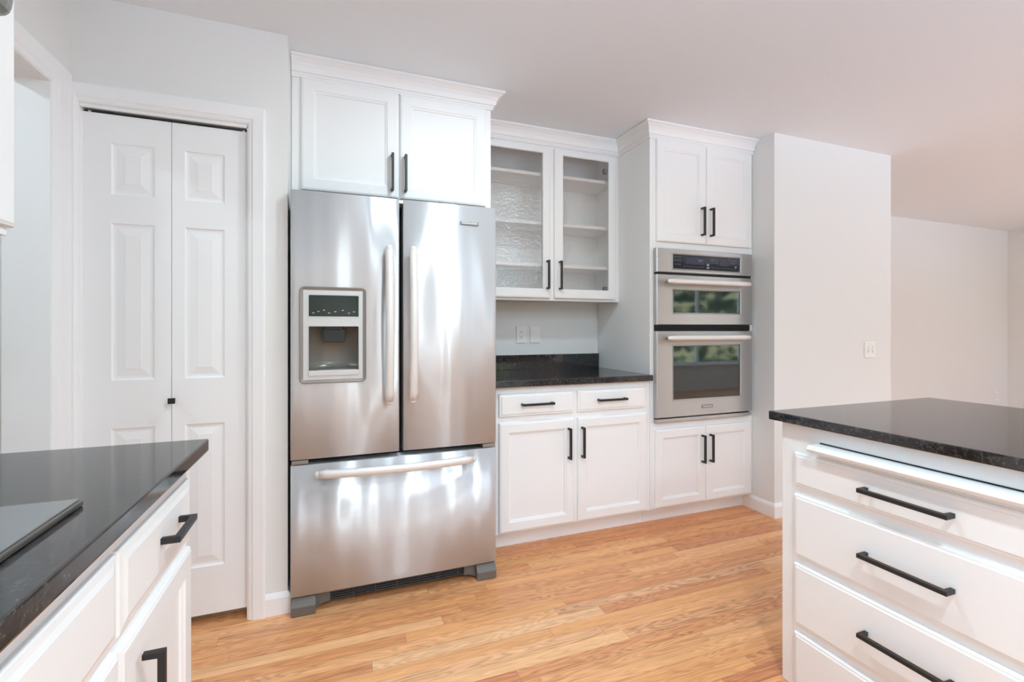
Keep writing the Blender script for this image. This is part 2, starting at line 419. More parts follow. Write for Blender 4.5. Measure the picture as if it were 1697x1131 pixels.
# casings
CAS = [(0, 0), (0, .016), (.006, .0175), (.022, .016), (.045, .0145), (.052, .010), (.058, .009), (.065, .005), (.065, 0)]   # (across from outer edge inward, out)
def casing(bm, a0, a1, zt, T, wL=.065, wR=.065, wT=.065, zb=0.0):
    """three-sided casing, outer rectangle a0..a1 x zb..zt, on face T"""
    b = bmesh.new(); rows = []
    for pt in range(4):
        row = []
        for s, o in CAS:
            k = s/.065
            row.append(b.verts.new({0: (a0+k*wL, o, zb), 1: (a0+k*wL, o, zt-k*wT), 2: (a1-k*wR, o, zt-k*wT), 3: (a1-k*wR, o, zb)}[pt]))
        rows.append(row)
    for i in range(3):
        for j in range(len(CAS)-1): b.faces.new((rows[i][j], rows[i+1][j], rows[i+1][j+1], rows[i][j+1]))
        b.faces.new((rows[i][0], rows[i][-1], rows[i+1][-1], rows[i+1][0]))
    b.faces.new(rows[0]); b.faces.new(rows[3][::-1]); merge(bm, b, T)
bm = bmesh.new(); casing(bm, -.9145, -.268, 2.108, F_Y(2.20), wL=.030, wR=.064, wT=.066)
box(bm, PA, PA+.006, 2.20, 2.32, 0, PT-.002); box(bm, PB-.006, PB, 2.20, 2.32, 0, PT-.002); box(bm, PA, PB, 2.20, 2.212, PT-.008, PT)
struct('trim_1', bm, M_trim)
bm = bmesh.new(); casing(bm, DW0-.07, 2.184, 2.132, F_XP(-.915), wL=.075, wR=.105, wT=.078)
box(bm, -1.04, -.913, DW1-.001, DW1-.012, 0, DWT-.012); box(bm, -1.04, -.913, DW0+.001, DW0+.012, 0, DWT-.012); box(bm, -1.04, -.913, DW0+.001, DW1-.001, DWT-.012, DWT-.001)
struct('trim_2', bm, M_trim)
# baseboards
BBP = [(0, 0), (.0135, 0), (.0135, .070), (.009, .082), (.003, .090), (0, .090)]
struct('baseboard_pantry', mk(lambda b: sweep(b, [(-.268, 2.2), (-.184, 2.2), (-.184, 2.30)][::1], BBP)), M_trim)
struct('baseboard_stub', mk(lambda b: sweep(b, [(2.607, 2.60), (2.607, 2.2), (3.74, 2.2), (3.74, 3.38)], BBP)), M_trim)
struct('baseboard_far', mk(lambda b: sweep(b, [(3.74, 3.38), (8.03, 3.38), (8.03, -2.6)], BBP)), M_trim)

# bifold pantry doors
bd = thing('door_1', 'white two-leaf bifold pantry door with raised panels under a white casing', 'door', ((PA+PB)/2, 2.24, 0)); bd['kind'] = 'structure'
RP = [(0, 0), (.004, -.004), (.010, -.0055), (.016, -.0055), (.042, -.001), (.043, 0)]
def leaf_mesh(a0, a1, p0, p1):
    bm = bmesh.new(); T = F_Y(2.222); zt = 2.017; zb = .040
    zs = [(.235, .815), (1.000, 1.603), (1.712, 1.910)]
    box(bm, a0, a1, -.032, -.0085, zb, zt, T=T)
    # frame face in strips around the panels
    def q(x0, x1, z0, z1):
        b = bmesh.new(); v = [b.verts.new(p) for p in ((x0, 0, z0), (x1, 0, z0), (x1, 0, z1), (x0, 0, z1))]; b.faces.new(v); merge(bm, b, T)
    q(a0, p0, zb, zt); q(p1, a1, zb, zt); last = zb
    for z0, z1 in zs: q(p0, p1, last, z0); last = z1; rings(bm, p0, p1, z0, z1, RP, T)
    q(p0, p1, last, zt)
    b = bmesh.new(); pts = [(a0, zb), (a1, zb), (a1, zt), (a0, zt)]
    A = [b.verts.new((x, 0, z)) for x, z in pts]; D = [b.verts.new((x, -.0085, z)) for x, z in pts]
    for i in range(4): b.faces.new((A[i], A[(i+1) % 4], D[(i+1) % 4], D[i]))
    merge(bm, b, T)
    return bm
l1 = obj('door_leaf', leaf_mesh(PA+.003, -.6035, -.796, -.658), M_trim, bd)
l2 = obj('door_leaf', leaf_mesh(-.6015, PB-.004, -.558, -.420), M_trim, bd)
obj('track', BB((PA+.006, PB-.006, 2.232, 2.262, 2.019, 2.026)), M_black, bd)
for px in (-.865, -.352): obj('pivot_pin', B(px-.004, px+.004, 2.228, 2.236, 2.010, 2.026), M_handle, bd)
kb = BB((-.606, -.582, 2.184, 2.192, .905, .927), (-.598, -.590, 2.192, 2.222, .912, .920), bev=.001)
obj('knob', kb, M_black, l2, label='small square black knob')
struct('wall_pantry_interior', BB((-.93, -.31, 2.90, 2.96, 0, CEIL)), M_bisque)

# ------------------------------------------------------------------ crown profile
def crown(z0=2.340, z1=2.4385, p=.062):
    h = z1-z0
    raw = [(0, 0), (.16, 0), (.16, .10), (.22, .13), (.22, .22), (.34, .26), (.36, .34), (.42, .50), (.58, .68), (.80, .80), (.84, .84), (.95, .86), (1, .89), (1, 1), (0, 1)]
    return [(o*p, z0+v*h) for o, v in raw]

# ------------------------------------------------------------------ refrigerator-top cabinet
FY = 2.37; DY = 2.351
def carcass_open(bm, x0, x1, y0, y1, z0, z1, t=.018):
    box(bm, x0, x0+t, y0, y1, z0, z1); box(bm, x1-t, x1, y0, y1, z0, z1)
    box(bm, x0+t, x1-t, y0, y1, z0, z0+t); box(bm, x0+t, x1-t, y0, y1, z1-t, z1); box(bm, x0+t, x1-t, y1-.008, y1, z0+t, z1-t)
c = thing('upper_cabinet', 'white two-door wall cabinet above the stainless refrigerator, crown moulding on top', 'cabinet', (.295, 2.6, 1.82))
obj('cabinet_body', B(-.182, .775, FY, 2.973, 1.82, 2.436, bev=.001), M_white, c)
a = door(c, -.141, .2945, 1.838, 2.350, F_Y(DY)); pull(a, .264, 1.957, .178, F_Y(DY))
b_ = door(c, .3035, .743, 1.838, 2.350, F_Y(DY)); pull(b_, .327, 1.957, .178, F_Y(DY))
obj('crown_moulding', mk(lambda b: sweep(b, [(-.182, FY), (.775, FY), (.775, 2.66)], crown(2.352))), M_white, c)

# ------------------------------------------------------------------ glass-door hutch cabinet
GX0, GX1, GY, GZ = .777, 1.785, 2.700, 1.375
c = thing('glass_cabinet', 'white wall cabinet with two rippled-glass doors and open shelves inside', 'cabinet', (1.28, 2.84, GZ))
obj('cabinet_body', mk(lambda b: carcass_open(b, GX0, GX1, GY+.018, 2.973, GZ+.004, 2.436)), M_white, c)
def ff(b):
    for q in ((GX0, .845, GZ, 2.436), (1.725, GX1, GZ, 2.436), (1.262, 1.312, GZ+.038, 2.325), (.845, 1.725, GZ, GZ+.038), (.845, 1.725, 2.325, 2.436)):
        box(b, q[0], q[1], GY, GY+.018, q[2], q[3])
obj('face_frame', mk(ff), M_white, c)
for z in (1.600, 1.866, 2.175): obj('shelf', B(GX0+.02, GX1-.02, GY+.022, 2.962, z-.010, z+.010, bev=.002), M_white, c)
def glass_door(x0, x1, gx0, gx1, hx):
    T = F_Y(GY-.001); z0, z1, g0, g1 = 1.389, 2.338, 1.449, 2.298
    bm = bmesh.new(); b = bmesh.new(); prev = None; first = None
    ins = [(x0, x1, z0, z1, -.0), (x0, x1, z0, z1, .013), (x0+.002, x1-.002, z0+.002, z1-.002, .016), (x0+.009, x1-.009, z0+.009, z1-.009, .019),
           (gx0-.006, gx1+.006, g0-.006, g1+.006, .019), (gx0, gx1, g0, g1, .015), (gx0, gx1, g0, g1, 0)]
    for q in ins:
        r = [b.verts.new(p) for p in ((q[0], q[4], q[2]), (q[1], q[4], q[2]), (q[1], q[4], q[3]), (q[0], q[4], q[3]))]
        if prev:
            for k in range(4): b.faces.new((prev[k], prev[(k+1) % 4], r[(k+1) % 4], r[k]))
        else: first = r
        prev = r
    for k in range(4): b.faces.new((prev[k], prev[(k+1) % 4], first[(k+1) % 4], first[k]))
    merge(bm, b, T); d = obj('door', bm, M_white, c)
    obj('glass_pane', B(gx0-.004, gx1+.004, GY-.008, GY-.004, g0-.004, g1+.004), M_rain, d, label='rippled glass pane')
    pull(d, hx, 1.535, .180, F_Y(GY-.020))
    return d
glass_door(.820, 1.270, .878, 1.220, 1.248)
gd = glass_door(1.302, 1.752, 1.362, 1.697, 1.335)
for z in (1.462, 2.245): obj('hinge', BB((1.676, 1.700, GY+.001, GY+.030, z-.016, z+.016), bev=.003), M_grey, gd)
obj('crown_moulding', mk(lambda b: sweep(b, [(.777, GY), (1.785, GY)], crown(2.350))), M_white, c)

# ------------------------------------------------------------------ base cabinet and counter between refrigerator and ovens
c = thing('base_cabinet', 'white base cabinet with two drawers over two doors, between refrigerator and wall ovens', 'cabinet', (1.28, 2.67, 0))
obj('cabinet_body', B(.777, 1.785, FY, 2.973, .098, .884, bev=.001), M_white, c)
obj('toe_kick', B(.777, 1.785, 2.440, 2.452, 0, .098), M_white, c)
for x0, x1, hx, z1 in ((.818, 1.259, 1.034, .848), (1.287, 1.742, 1.504, .848)):
    d = drawer(c, x0, x1, .727, z1, F_Y(DY)); pull(d, hx, .790, .187, F_Y(DY), vertical=False)
d = door(c, .818, 1.266, .109, .694, F_Y(DY)); pull(d, 1.226, .558, .172, F_Y(DY))
d = door(c, 1.288, 1.755, .109, .694, F_Y(DY)); pull(d, 1.311, .558, .172, F_Y(DY))
c = thing('granite_countertop', 'black speckled granite counter with short backsplash under the glass-door cabinet', 'countertop', (1.28, 2.67, .886))
obj('counter_slab', B(.777, 1.786, 2.335, 2.973, .886, .921, bev=.0025), M_granite, c)
obj('backsplash', B(.777, 1.786, 2.952, 2.973, .9215, 1.020, bev=.0015), M_granite, c)

# ------------------------------------------------------------------ tall oven cabinet
TX0, TX1 = 1.787, 2.605
c = thing('oven_cabinet', 'tall white cabinet with doors above and below the built-in double wall oven', 'cabinet', (2.2, 2.67, 0))
def tall(b):
    for q in ((TX0, TX0+.03, .098, 2.436), (TX1-.03, TX1, .098, 2.436)): box(b, q[0], q[1], FY, 2.973, q[2], q[3])
    box(b, TX0+.03, TX1-.03, FY, 2.973, .098, .640); box(b, TX0+.03, TX1-.03, FY, 2.973, 1.684, 2.436); box(b, TX0+.03, TX1-.03, 2.95, 2.973, .64, 1.684)
obj('cabinet_body', mk(tall), M_white, c)
obj('toe_kick', B(TX0, TX1-.001, 2.440, 2.452, 0, .098), M_white, c)
T = F_Y(DY)
d = door(c, 1.828, 2.2035, 1.730, 2.350, T); pull(d, 2.164, 1.870, .178, T)
d = door(c, 2.2075, 2.585, 1.730, 2.350, T); pull(d, 2.236, 1.870, .178, T)
d = door(c, 1.818, 2.2015, .108, .583, T, fr=.05); pull(d, 2.168, .443, .174, T)
d = door(c, 2.2045, 2.575, .108, .583, T, fr=.05); pull(d, 2.232, .443, .174, T)
obj('crown_moulding', mk(lambda b: sweep(b, [(TX0, 2.695), (TX0, FY), (TX1, FY)], crown(2.352))), M_white, c)

# ------------------------------------------------------------------ double wall oven
OX0, OX1 = 1.812, 2.572; OY = 2.335
o = thing('wall_oven', 'stainless built-in wall oven with black display and two glass-fronted doors', 'oven', (2.19, 2.6, .63))
obj('oven_body', B(OX0+.012, OX1-.012, 2.366, 2.93, .648, 1.676), M_dark, o)
T = F_Y(OY)
def framed_panel(x0, x1, z0, z1, w, T, th, m, name, parent, lip=.004):
    """steel face with a window opening w=(x0,x1,z0,z1)"""
    b = bmesh.new(); bm = bmesh.new(); prev = None; first = None
    for q in ((x0, x1, z0, z1, -th), (x0, x1, z0, z1, -.004), (x0+.004, x1-.004, z0+.003, z1-.003, 0), (w[0]-.009, w[1]+.009, w[2]-.009, w[3]+.009, 0),
              (w[0]-.006, w[1]+.006, w[2]-.006, w[3]+.006, lip), (w[0]-.002, w[1]+.002, w[2]-.002, w[3]+.002, lip*.6), (w[0], w[1], w[2], w[3], -.004), (w[0], w[1], w[2], w[3], -th)):
        r = [b.verts.new(p) for p in ((q[0], q[4], q[2]), (q[1], q[4], q[2]), (q[1], q[4], q[3]), (q[0], q[4], q[3]))]
        if prev:
            for k in range(4): b.faces.new((prev[k], prev[(k+1) % 4], r[(k+1) % 4], r[k]))
        else: first = r
        prev = r
    for k in range(4): b.faces.new((prev[k], prev[(k+1) % 4], first[(k+1) % 4], first[k]))
    merge(bm, b, T); return obj(name, bm, m, parent)
def bar_handle(parent, x0, x1, z, T, out=.052, bow=.006, r=.0125, rz=.0165):
    bm = bmesh.new(); pts = []; n = 14
    for i in range(n+1):
        t = i/n; pts.append((x0+(x1-x0)*t, out-bow*(2*t-1)**2, z))
    radii = [.75]+[1.0]*(n-1)+[.75]
    tube(bm, [(x0-.003, out-bow-.001, z)]+pts+[(x1+.003, out-bow-.001, z)], r, rz, T, 16, radii=[.35]+radii+[.35])
    for x in (x0+.028, x1-.028): tube(bm, [(x, 0, z), (x, out-.006, z)], .009, .009, T, 10)
    return obj('handle', bm, M_handle, parent, label='satin steel bar handle')
dsp = (1.932, 2.462, 1.566, 1.652)
p = framed_panel(OX0, OX1, 1.541, 1.686, dsp, T, .030, M_oven, 'control_panel', o)
obj('display', B(dsp[0], dsp[1], OY+.004, OY+.008, dsp[2], dsp[3]), M_glossblack, p, label='black glass display')
for q in ((2.03, 2.175), (2.30, 2.375)): obj('readout', B(q[0], q[1], OY+.0034, OY+.004, 1.598, 1.638), M_lcd, p, label='dim violet readout')
text('display_digits', '4:10', .017, frame((2.142, OY+.0032, 1.622), (1, 0, 0), (0, -1, 0)), M_led, p)
M_print = mat('pale_print', lin(150, 152, 150), .5)
def marks(put):
    def box(b, *q): put(*q)
    b = None
    z0, z1 = OY+.0032, OY+.0039
    rnd = random.Random(3)
    for gx in (1.950, 1.968, 1.986):
        for gz in (1.640, 1.618, 1.594): box(b, gx-.004, gx+.004, z0, z1, gz-.0014, gz+.0014)
    for gx in (2.225, 2.243, 2.261, 2.279):
        for gz in (1.636, 1.624, 1.612): box(b, gx-.0022, gx+.0022, z0, z1, gz-.002, gz+.002)
    x = 2.02
    while x < 2.43:
        if not 2.185 < x < 2.215: box(b, x-.003, x+.003, z0, z1, 1.582, 1.5845)
        x += .0185
    for gx in (2.395, 2.408, 2.421):
        for gz in (1.632, 1.617): box(b, gx-.002, gx+.002, z0, z1, gz-.0015, gz+.0015)
    box(b, 2.195, 2.213, z0, z1, 1.592, 1.606); box(b, 2.195, 2.213, z0, z1, 1.576, 1.586); box(b, 2.424, 2.440, z0, z1, 1.590, 1.600)
marks(lambda *q: obj('key_mark', B(*q), M_print, p))
obj('panel_gap', B(OX0+.006, OX1-.004, 2.345, 2.368, 1.528, 1.543), M_dark, o)
uw = (1.934, 2.462, 1.297, 1.434)
d = framed_panel(OX0, OX1, 1.222, 1.5275, uw, T, .030, M_oven, 'microwave_door', o)
obj('window_glass', B(uw[0], uw[1], OY+.003, OY+.008, uw[2], uw[3]), M_ovenglass, d, label='dark reflective glass')
bar_handle(d, 1.858, 2.502, 1.482, T)
obj('vent', BB((OX0+.006, OX1-.012, 2.348, 2.368, 1.184, 1.222), (OX0+.006, OX1-.012, 2.340, 2.348, 1.196, 1.199), (OX0+.006, OX1-.012, 2.340, 2.348, 1.207, 1.210)), M_dark, o, label='black vent strip')
lw_ = (1.934, 2.462, .765, 1.090)
d = framed_panel(OX0, OX1, .657, 1.1835, lw_, T, .030, M_oven, 'oven_door', o)
obj('window_glass', B(lw_[0], lw_[1], OY+.003, OY+.008, lw_[2], lw_[3]), M_ovenglass, d, label='dark reflective glass')
bar_handle(d, 1.858, 2.502, 1.142, T)
obj('badge', BB((2.150, 2.238, OY-.0022, OY, .700, .722), bev=.0008), M_bezel2, d)
text('badge_lettering', 'KitchenAid', .0150, frame((2.194, OY-.0026, .711), (1, 0, 0), (0, -1, 0)), M_plate, d)
obj('bottom_trim', BB((OX0, OX1-.004, 2.338, 2.368, .630, .650), bev=.002), M_oven, o)

# ------------------------------------------------------------------ refrigerator
RX0, RX1, RY = -.170, .732, 2.153
f = thing('refrigerator', 'stainless french-door refrigerator with water dispenser and bottom freezer drawer', 'refrigerator', (.28, 2.5, 0))
obj('cabinet_body', B(RX0+.006, RX1-.006, 2.232, 2.93, .055, 1.750, bev=.003), M_body, f)
obj('seal', BB((RX0+.012, RX1-.012, 2.222, 2.232, .09, 1.742)), M_dark, f)
T = F_Y(RY)
def slab_front(b, x0, x1, z0, z1, hole=None, bulge=.0025):
    """slightly bowed door skin with rounded vertical edges; hole=(x0,x1,z0,z1)"""
    n = 24; xs = [x0+(x1-x0)*i/n for i in range(n+1)]; zs = [z0, z1]
    if hole:
        xs += [hole[0], hole[1]]; zs += [hole[2], hole[3]]
    xs += [x0+.002, x0+.006, x1-.002, x1-.006]
    xs = sorted(set(round(x, 5) for x in xs)); zs = sorted(set(zs))
    def out(x):
        t = (x-x0)/(x1-x0)*2-1; e = min(x-x0, x1-x); r = .006
        k = 0 if e >= r else r-math.sqrt(max(0, r*r-(r-e)**2))
        return bulge*(1-t*t)-k
    V = {}
    def v(x, z): 
        if (x, z) not in V: V[(x, z)] = b.verts.new((x, out(x), z))
        return V[(x, z)]
    for i in range(len(xs)-1):
        for j in range(len(zs)-1):
            if hole and hole[0]-1e-5 <= xs[i] and xs[i+1] <= hole[1]+1e-5 and hole[2]-1e-5 <= zs[j] and zs[j+1] <= hole[3]+1e-5: continue
            fc = b.faces.new((v(xs[i], zs[j]), v(xs[i+1], zs[j]), v(xs[i+1], zs[j+1]), v(xs[i], zs[j+1]))); fc.smooth = True
    K = {}
    def w(x, z):
        if (x, z) not in K: K[(x, z)] = b.verts.new((x, -.068, z))
        return K[(x, z)]
    for z in (zs[0], zs[-1]):
        for i in range(len(xs)-1): b.faces.new((v(xs[i], z), v(xs[i+1], z), w(xs[i+1], z), w(xs[i], z)))
    for x in (xs[0], xs[-1]):
        for j in range(len(zs)-1): b.faces.new((v(x, zs[j]), v(x, zs[j+1]), w(x, zs[j+1]), w(x, zs[j])))
    # back
    for i in range(len(xs)-1):
        b.faces.new((w(xs[i], zs[0]), w(xs[i+1], zs[0]), w(xs[i+1], zs[-1]), w(xs[i], zs[-1])))
HB = (-.128, .123, .976, 1.368)
def skin(*a, **k):
    bm = bmesh.new(); b = bmesh.new(); slab_front(b, *a, **k); merge(bm, b, T); return bm
ld = obj('door', skin(RX0, .274, .650, 1.779, hole=HB), M_fridge, f)
rd = obj('door', skin(.290, RX1, .650, 1.779), M_fridge, f)
fd = obj('freezer_drawer', skin(RX0, RX1, .078, .626), M_fridge, f)
def bow_handle(parent, p0, p1, vertical, c, base=.035, bow=.030, r1=.0185, r2=.0135):
    bm = bmesh.new(); n = 22; pts = []
    for i in range(n+1):
        t = i/n; s = 1-(2*t-1)**2; o_ = base+bow*s; a = p0+(p1-p0)*t
        pts.append((c, o_, a) if vertical else (a, o_, c))
    q0 = list(pts[0]); q1 = list(pts[-1]); q0[1] = .0; q1[1] = .0
    rad = [1.0]*(n+1); rad[0] = rad[-1] = .88
    ends = []
    path = pts; up = (0, 1, 0) if vertical else (0, 0, 1)
    tube(bm, path, r1 if vertical else r2, r2 if vertical else r1, T, 18, up=(0, 1, 0) if vertical else (0, 0, 1), radii=rad)
    for q in (pts[1], pts[-2]):
        tube(bm, [(q[0], -.002, q[2]), (q[0], q[1], q[2])], .011, .013, T, 12)
    # rounded ends
    for q in (pts[0], pts[-1]):
        s = bmesh.new(); bmesh.ops.create_uvsphere(s, u_segments=16, v_segments=8, radius=1)
        for v in s.verts: v.co = Vector((q[0]+v.co.x*r1*.86, q[1]+v.co.y*r2*.86, q[2]+v.co.z*r1*.86))
        for fc in s.faces: fc.smooth = True
        merge(bm, s, T)
    return obj('handle', bm, M_handle, parent, label='pale satin bowed bar handle')
bow_handle(ld, .880, 1.552, True, .226)
bow_handle(rd, .880, 1.552, True, .330)
bow_handle(fd, -.060, .606, False, .590)
obj('badge', BB((.552, .642, RY-.0065, RY-.0015, 1.688, 1.703), bev=.002), M_bezel2, rd)
text('badge_lettering', 'KitchenAid', .0155, frame((.597, RY-.0070, 1.6955), (1, 0, 0), (0, -1, 0)), M_plate, rd)
# dispenser
def rrect(x0, x1, z0, z1, r, n=5):
    pts = []
    for cx, cz, a0 in ((x1-r, z0+r, -90), (x1-r, z1-r, 0), (x0+r, z1-r, 90), (x0+r, z0+r, 180)):
        for i in range(n+1):
            a_ = R(a0+90*i/n); pts.append((cx+r*math.cos(a_), cz+r*math.sin(a_)))
    return pts
def ringsR(bm, specs, T, cap=False, smooth=False):
    b = bmesh.new(); prev = None
    for (x0, x1, z0, z1, r, o_) in specs:
        row = [b.verts.new((x, o_, z)) for x, z in rrect(x0, x1, z0, z1, r)]
        if prev:
            n = len(row)
            for k in range(n):
                fc = b.faces.new((prev[k], prev[(k+1) % n], row[(k+1) % n], row[k])); fc.smooth = smooth
        prev = row
    if cap: b.faces.new(prev)
    merge(bm, b, T)
bm = bmesh.new(); x0, x1, z0, z1 = -.136, .131, .968, 1.376
ringsR(bm, [(x0, x1, z0, z1, .020, 0), (x0, x1, z0, z1, .020, .007), (x0+.003, x1-.003, z0+.003, z1-.003, .018, .010), (x0+.014, x1-.014, z0+.014, z1-.014, .014, .0065), (x0+.016, x1-.016, z0+.016, z1-.016, .013, .0065)], T)
disp = obj('dispenser_bezel', bm, M_bezel2, ld, label='grey bevelled dispenser surround')
bm = bmesh.new(); xi0, xi1, zi0, zi1 = x0+.015, x1-.015, z0+.015, z1-.015
SC = (-.100, .099, 1.250, 1.340); CV = (-.100, .099, 1.005, 1.208)
def plateholes(b):
    # inner silver plate with two windows
    def q(a0, a1, c0, c1): box(b, a0, a1, -.004, .008, c0, c1, T=T)
    q(xi0, SC[0], zi0, zi1); q(SC[1], xi1, zi0, zi1); q(SC[0], SC[1], SC[3], zi1); q(SC[0], SC[1], CV[3], SC[2]); q(SC[0], SC[1], zi0, CV[2])
plateholes(bm)
ringsR(bm, [(SC[0]-.004, SC[1]+.004, SC[2]-.004, SC[3]+.004, .006, .008), (SC[0]-.003, SC[1]+.003, SC[2]-.003, SC[3]+.003, .006, .0100), (SC[0], SC[1], SC[2], SC[3], .004, .0095), (SC[0], SC[1], SC[2], SC[3], .004, .003)], T)
ringsR(bm, [(CV[0]-.004, CV[1]+.004, CV[2]-.004, CV[3]+.004, .006, .008), (CV[0]-.003, CV[1]+.003, CV[2]-.003, CV[3]+.003, .006, .0100), (CV[0], CV[1], CV[2], CV[3], .004, .0095), (CV[0], CV[1], CV[2], CV[3], .004, .0)], T)
obj('dispenser_plate', bm, M_bezel, ld, label='silver dispenser face')
obj('dispenser_screen', B(SC[0], SC[1], -.002, .005, SC[2], SC[3], T=T), M_screen, ld, label='smoked grey touch screen')
for i, gx in enumerate((-.082, -.062, -.040, -.020, .005, .035, .060, .080)):
    obj('touch_symbol', B(gx-.004, gx+.004, .0050, .0056, 1.264+(i % 3)*.006, 1.2665+(i % 3)*.006, T=T), M_bezel, ld)
# cavity : curved back
bm = bmesh.new(); b = bmesh.new(); n = 12; prev = None
for i in range(n+1):
    t = -1+2*i/n; xx = CV[0]+(CV[1]-CV[0])*i/n; dep = -.012-.045*(1-abs(t)**2.4)
    col = [b.verts.new((xx, .0, CV[3])), b.verts.new((xx, dep, CV[3]-.004)), b.verts.new((xx, dep, CV[2]+.05)), b.verts.new((xx, dep*.9, CV[2]+.025)), b.verts.new((xx, .002, CV[2]+.018)), b.verts.new((xx, .002, CV[2]))]
    if prev:
        for k in range(5):
            fc = b.faces.new((prev[k], col[k], col[k+1], prev[k+1])); fc.smooth = k in (1, 2)
    prev = col
merge(bm, b, T)
box(bm, CV[0]-.001, CV[0]+.001, -.03, .0, CV[2], CV[3], T=T); box(bm, CV[1]-.001, CV[1]+.001, -.03, .0, CV[2], CV[3], T=T)
obj('dispenser_cavity', bm, M_cav, ld, label='taupe curved recess')
bm = bmesh.new(); prism(bm, [(-.046, 1.196), (-.046, 1.146), (-.040, 1.140), (.038, 1.140), (.044, 1.146), (.044, 1.196)], -.040, -.002, 'y', T, bev=.002)
prism(bm, [(-.034, 1.206), (-.034, 1.196), (.034, 1.196), (.034, 1.206)], -.04, .001, 'y', T)
obj('dispenser_spout', bm, M_black, ld, label='dark dispenser spout block')
bm = bmesh.new(); box(bm, CV[0]-.001, CV[1]+.001, -.020, .012, .998, 1.022, bev=.003, T=T)
for i in range(30): box(bm, -.062+i*.005, -.0595+i*.005, .006, .0125, 1.0215, 1.0245, T=T)
obj('drip_tray', bm, M_bezel, ld, label='pale drip tray')
# hinges, grille, feet
for x in (RX0+.004, RX1-.068): obj('hinge', BB((x, x+.064, RY-.000, RY+.06, .630, .646), bev=.002), M_bezel2, f)
obj('hinge_cover', BB((.262, .300, RY+.004, RY+.07, 1.762, 1.776), bev=.002), M_bezel, f)
obj('mullion_strip', BB((.268, .296, RY+.064, RY+.075, .64, 1.755)), M_dark, f)
def grille(b):
    gx0, gx1 = -.018, .580
    box(b, gx0, gx1, RY+.038, RY+.060, .024, .076)
    for i in range(5): box(b, gx0, gx1, RY+.030, RY+.039, .027+i*.0095, .031+i*.0095)
    for i in range(8): box(b, gx0+i*.0944, gx0+i*.0944+.004, RY+.029, RY+.039, .024, .070)
obj('grille', mk(grille), M_body, f)
def foot(b, s, xa):
    # s=+1 left foot (toe to the left edge), -1 right
    P = lambda k: xa+s*k
    pts = [(P(0), .076), (P(0), .002), (P(.088), .002), (P(.100), .010), (P(.118), .022), (P(.150), .0245), (P(.150), .076)]
    prism(b, pts, RY+.024, RY+.060, 'y', bev=.0015)
    pts = [(RY+.045, .074), (RY+.012, .070), (RY-.008, .048), (RY-.014, .040), (RY-.012, .002), (RY+.045, .002)]
    prism(b, pts, P(0), P(.095), 'x', bev=.002)
obj('foot', mk(lambda b: foot(b, 1, RX0+.003)), M_grey, f)
obj('foot', mk(lambda b: foot(b, -1, RX1-.003)), M_grey, f)

# ------------------------------------------------------------------ island
IX = 1.44
c = thing('kitchen_island', 'white island cabinet with stacked drawers and long black pulls, right foreground', 'kitchen island', (1.85, .2, 0))
obj('cabinet_body', B(IX, 2.27, -1.10, 1.185, 0, .884, bev=.003), M_white, c)
TI = F_XM(IX-.017)
IDR = [(0, -.008), (.003, -.0035), (.009, -.003), (.0115, 0)]
for z0, z1 in ((.682, .790), (.449, .652), (.224, .424), (.018, .197)):
    d = drawer(c, -1.131, -.47, z0, z1, TI, th=.0165, prof=IDR)
    pull(d, -.800, (z0+z1)/2+.004, .212, TI, vertical=False, out=.036, w=.012)
    d = drawer(c, -.43, .23, z0, z1, TI, th=.0165, prof=IDR); pull(d, .10, (z0+z1)/2+.004, .212, TI, vertical=False)
bm = bmesh.new()
pts = [(IX+.01, .808), (1.404, .808), (1.396, .811), (1.392, .8195), (1.396, .828), (1.404, .831), (IX+.01, .831)]
prism(bm, pts, .535, 1.060, 'y'); obj('cutting_board', bm, M_white, c, label='white pull-out board with rounded front edge')
obj('board_slot', B(IX-.0012, IX+.01, .53, 1.050, .8335, .8375), M_dark, c)
obj('island_countertop', B(1.41, 2.301, -1.13, 1.214, .8845, .9145, bev=.004), M_granite, label='black granite slab with grey sheen topping the white drawer island', category='countertop')

# ------------------------------------------------------------------ left run
c = thing('base_cabinet', 'white base cabinet under the cooktop counter, left foreground, angled black pulls', 'cabinet', (-.62, 0, 0))
LX = -.347
obj('cabinet_body', B(-.913, LX, -1.9, 1.395, .098, .881, bev=.002), M_white, c)
obj('toe_kick', B(-.90, LX-.07, -1.9, 1.36, 0, .098), M_white, c)
TL = F_XP(-.333)
d = drawer(c, .972, 1.387, .679, .826, TL, th=.0138, prof=[(0, -.009), (.003, -.005), (.014, -.0035), (.024, 0)])
pull(d, 1.221, .762, .130, TL, vertical=False, out=.035, w=.013)
d = door(c, .972, 1.387, .112, .655, TL, fr=.055, th=.0138); pull(d, 1.062, .505, .180, TL, out=.036, w=.013)
drawer(c, .02, .963, .679, .826, TL, th=.0138, prof=[(0, -.009), (.003, -.005), (.014, -.0035), (.024, 0)])
d = door(c, .497, .963, .112, .663, TL, fr=.055, th=.0138); pull(d, .55, .52, .18, TL)
d = door(c, .02, .490, .112, .663, TL, fr=.055, th=.0138); pull(d, .44, .52, .18, TL)
obj('granite_countertop', B(-.914, -.304, -1.93, 1.421, .882, .914, bev=.004), M_granite, label='black granite slab holding the cooktop, along the left wall', category='countertop')
ck = thing('cooktop', 'glass cooktop with thin metal rim set on the left granite counter', 'cooktop', (-.62, .57, .9145))
obj('metal_rim', B(-.86, -.378, .18, .955, .9145, .924, bev=.003), M_hood, ck)
obj('glass_surface', B(-.856, -.382, .184, .951, .924, .927, bev=.001), mat('grey_glass', lin(120, 122, 122), .08, 0, .8), ck)
UX = -.60
c = thing('upper_cabinet', 'white wall cabinet cropped at the left edge, beside the grey range hood', 'cabinet', (-.75, 1.07, 1.39))
obj('cabinet_body', B(-.913, UX-.012, .90, 1.238, 1.385, 2.436, bev=.002), M_white, c)
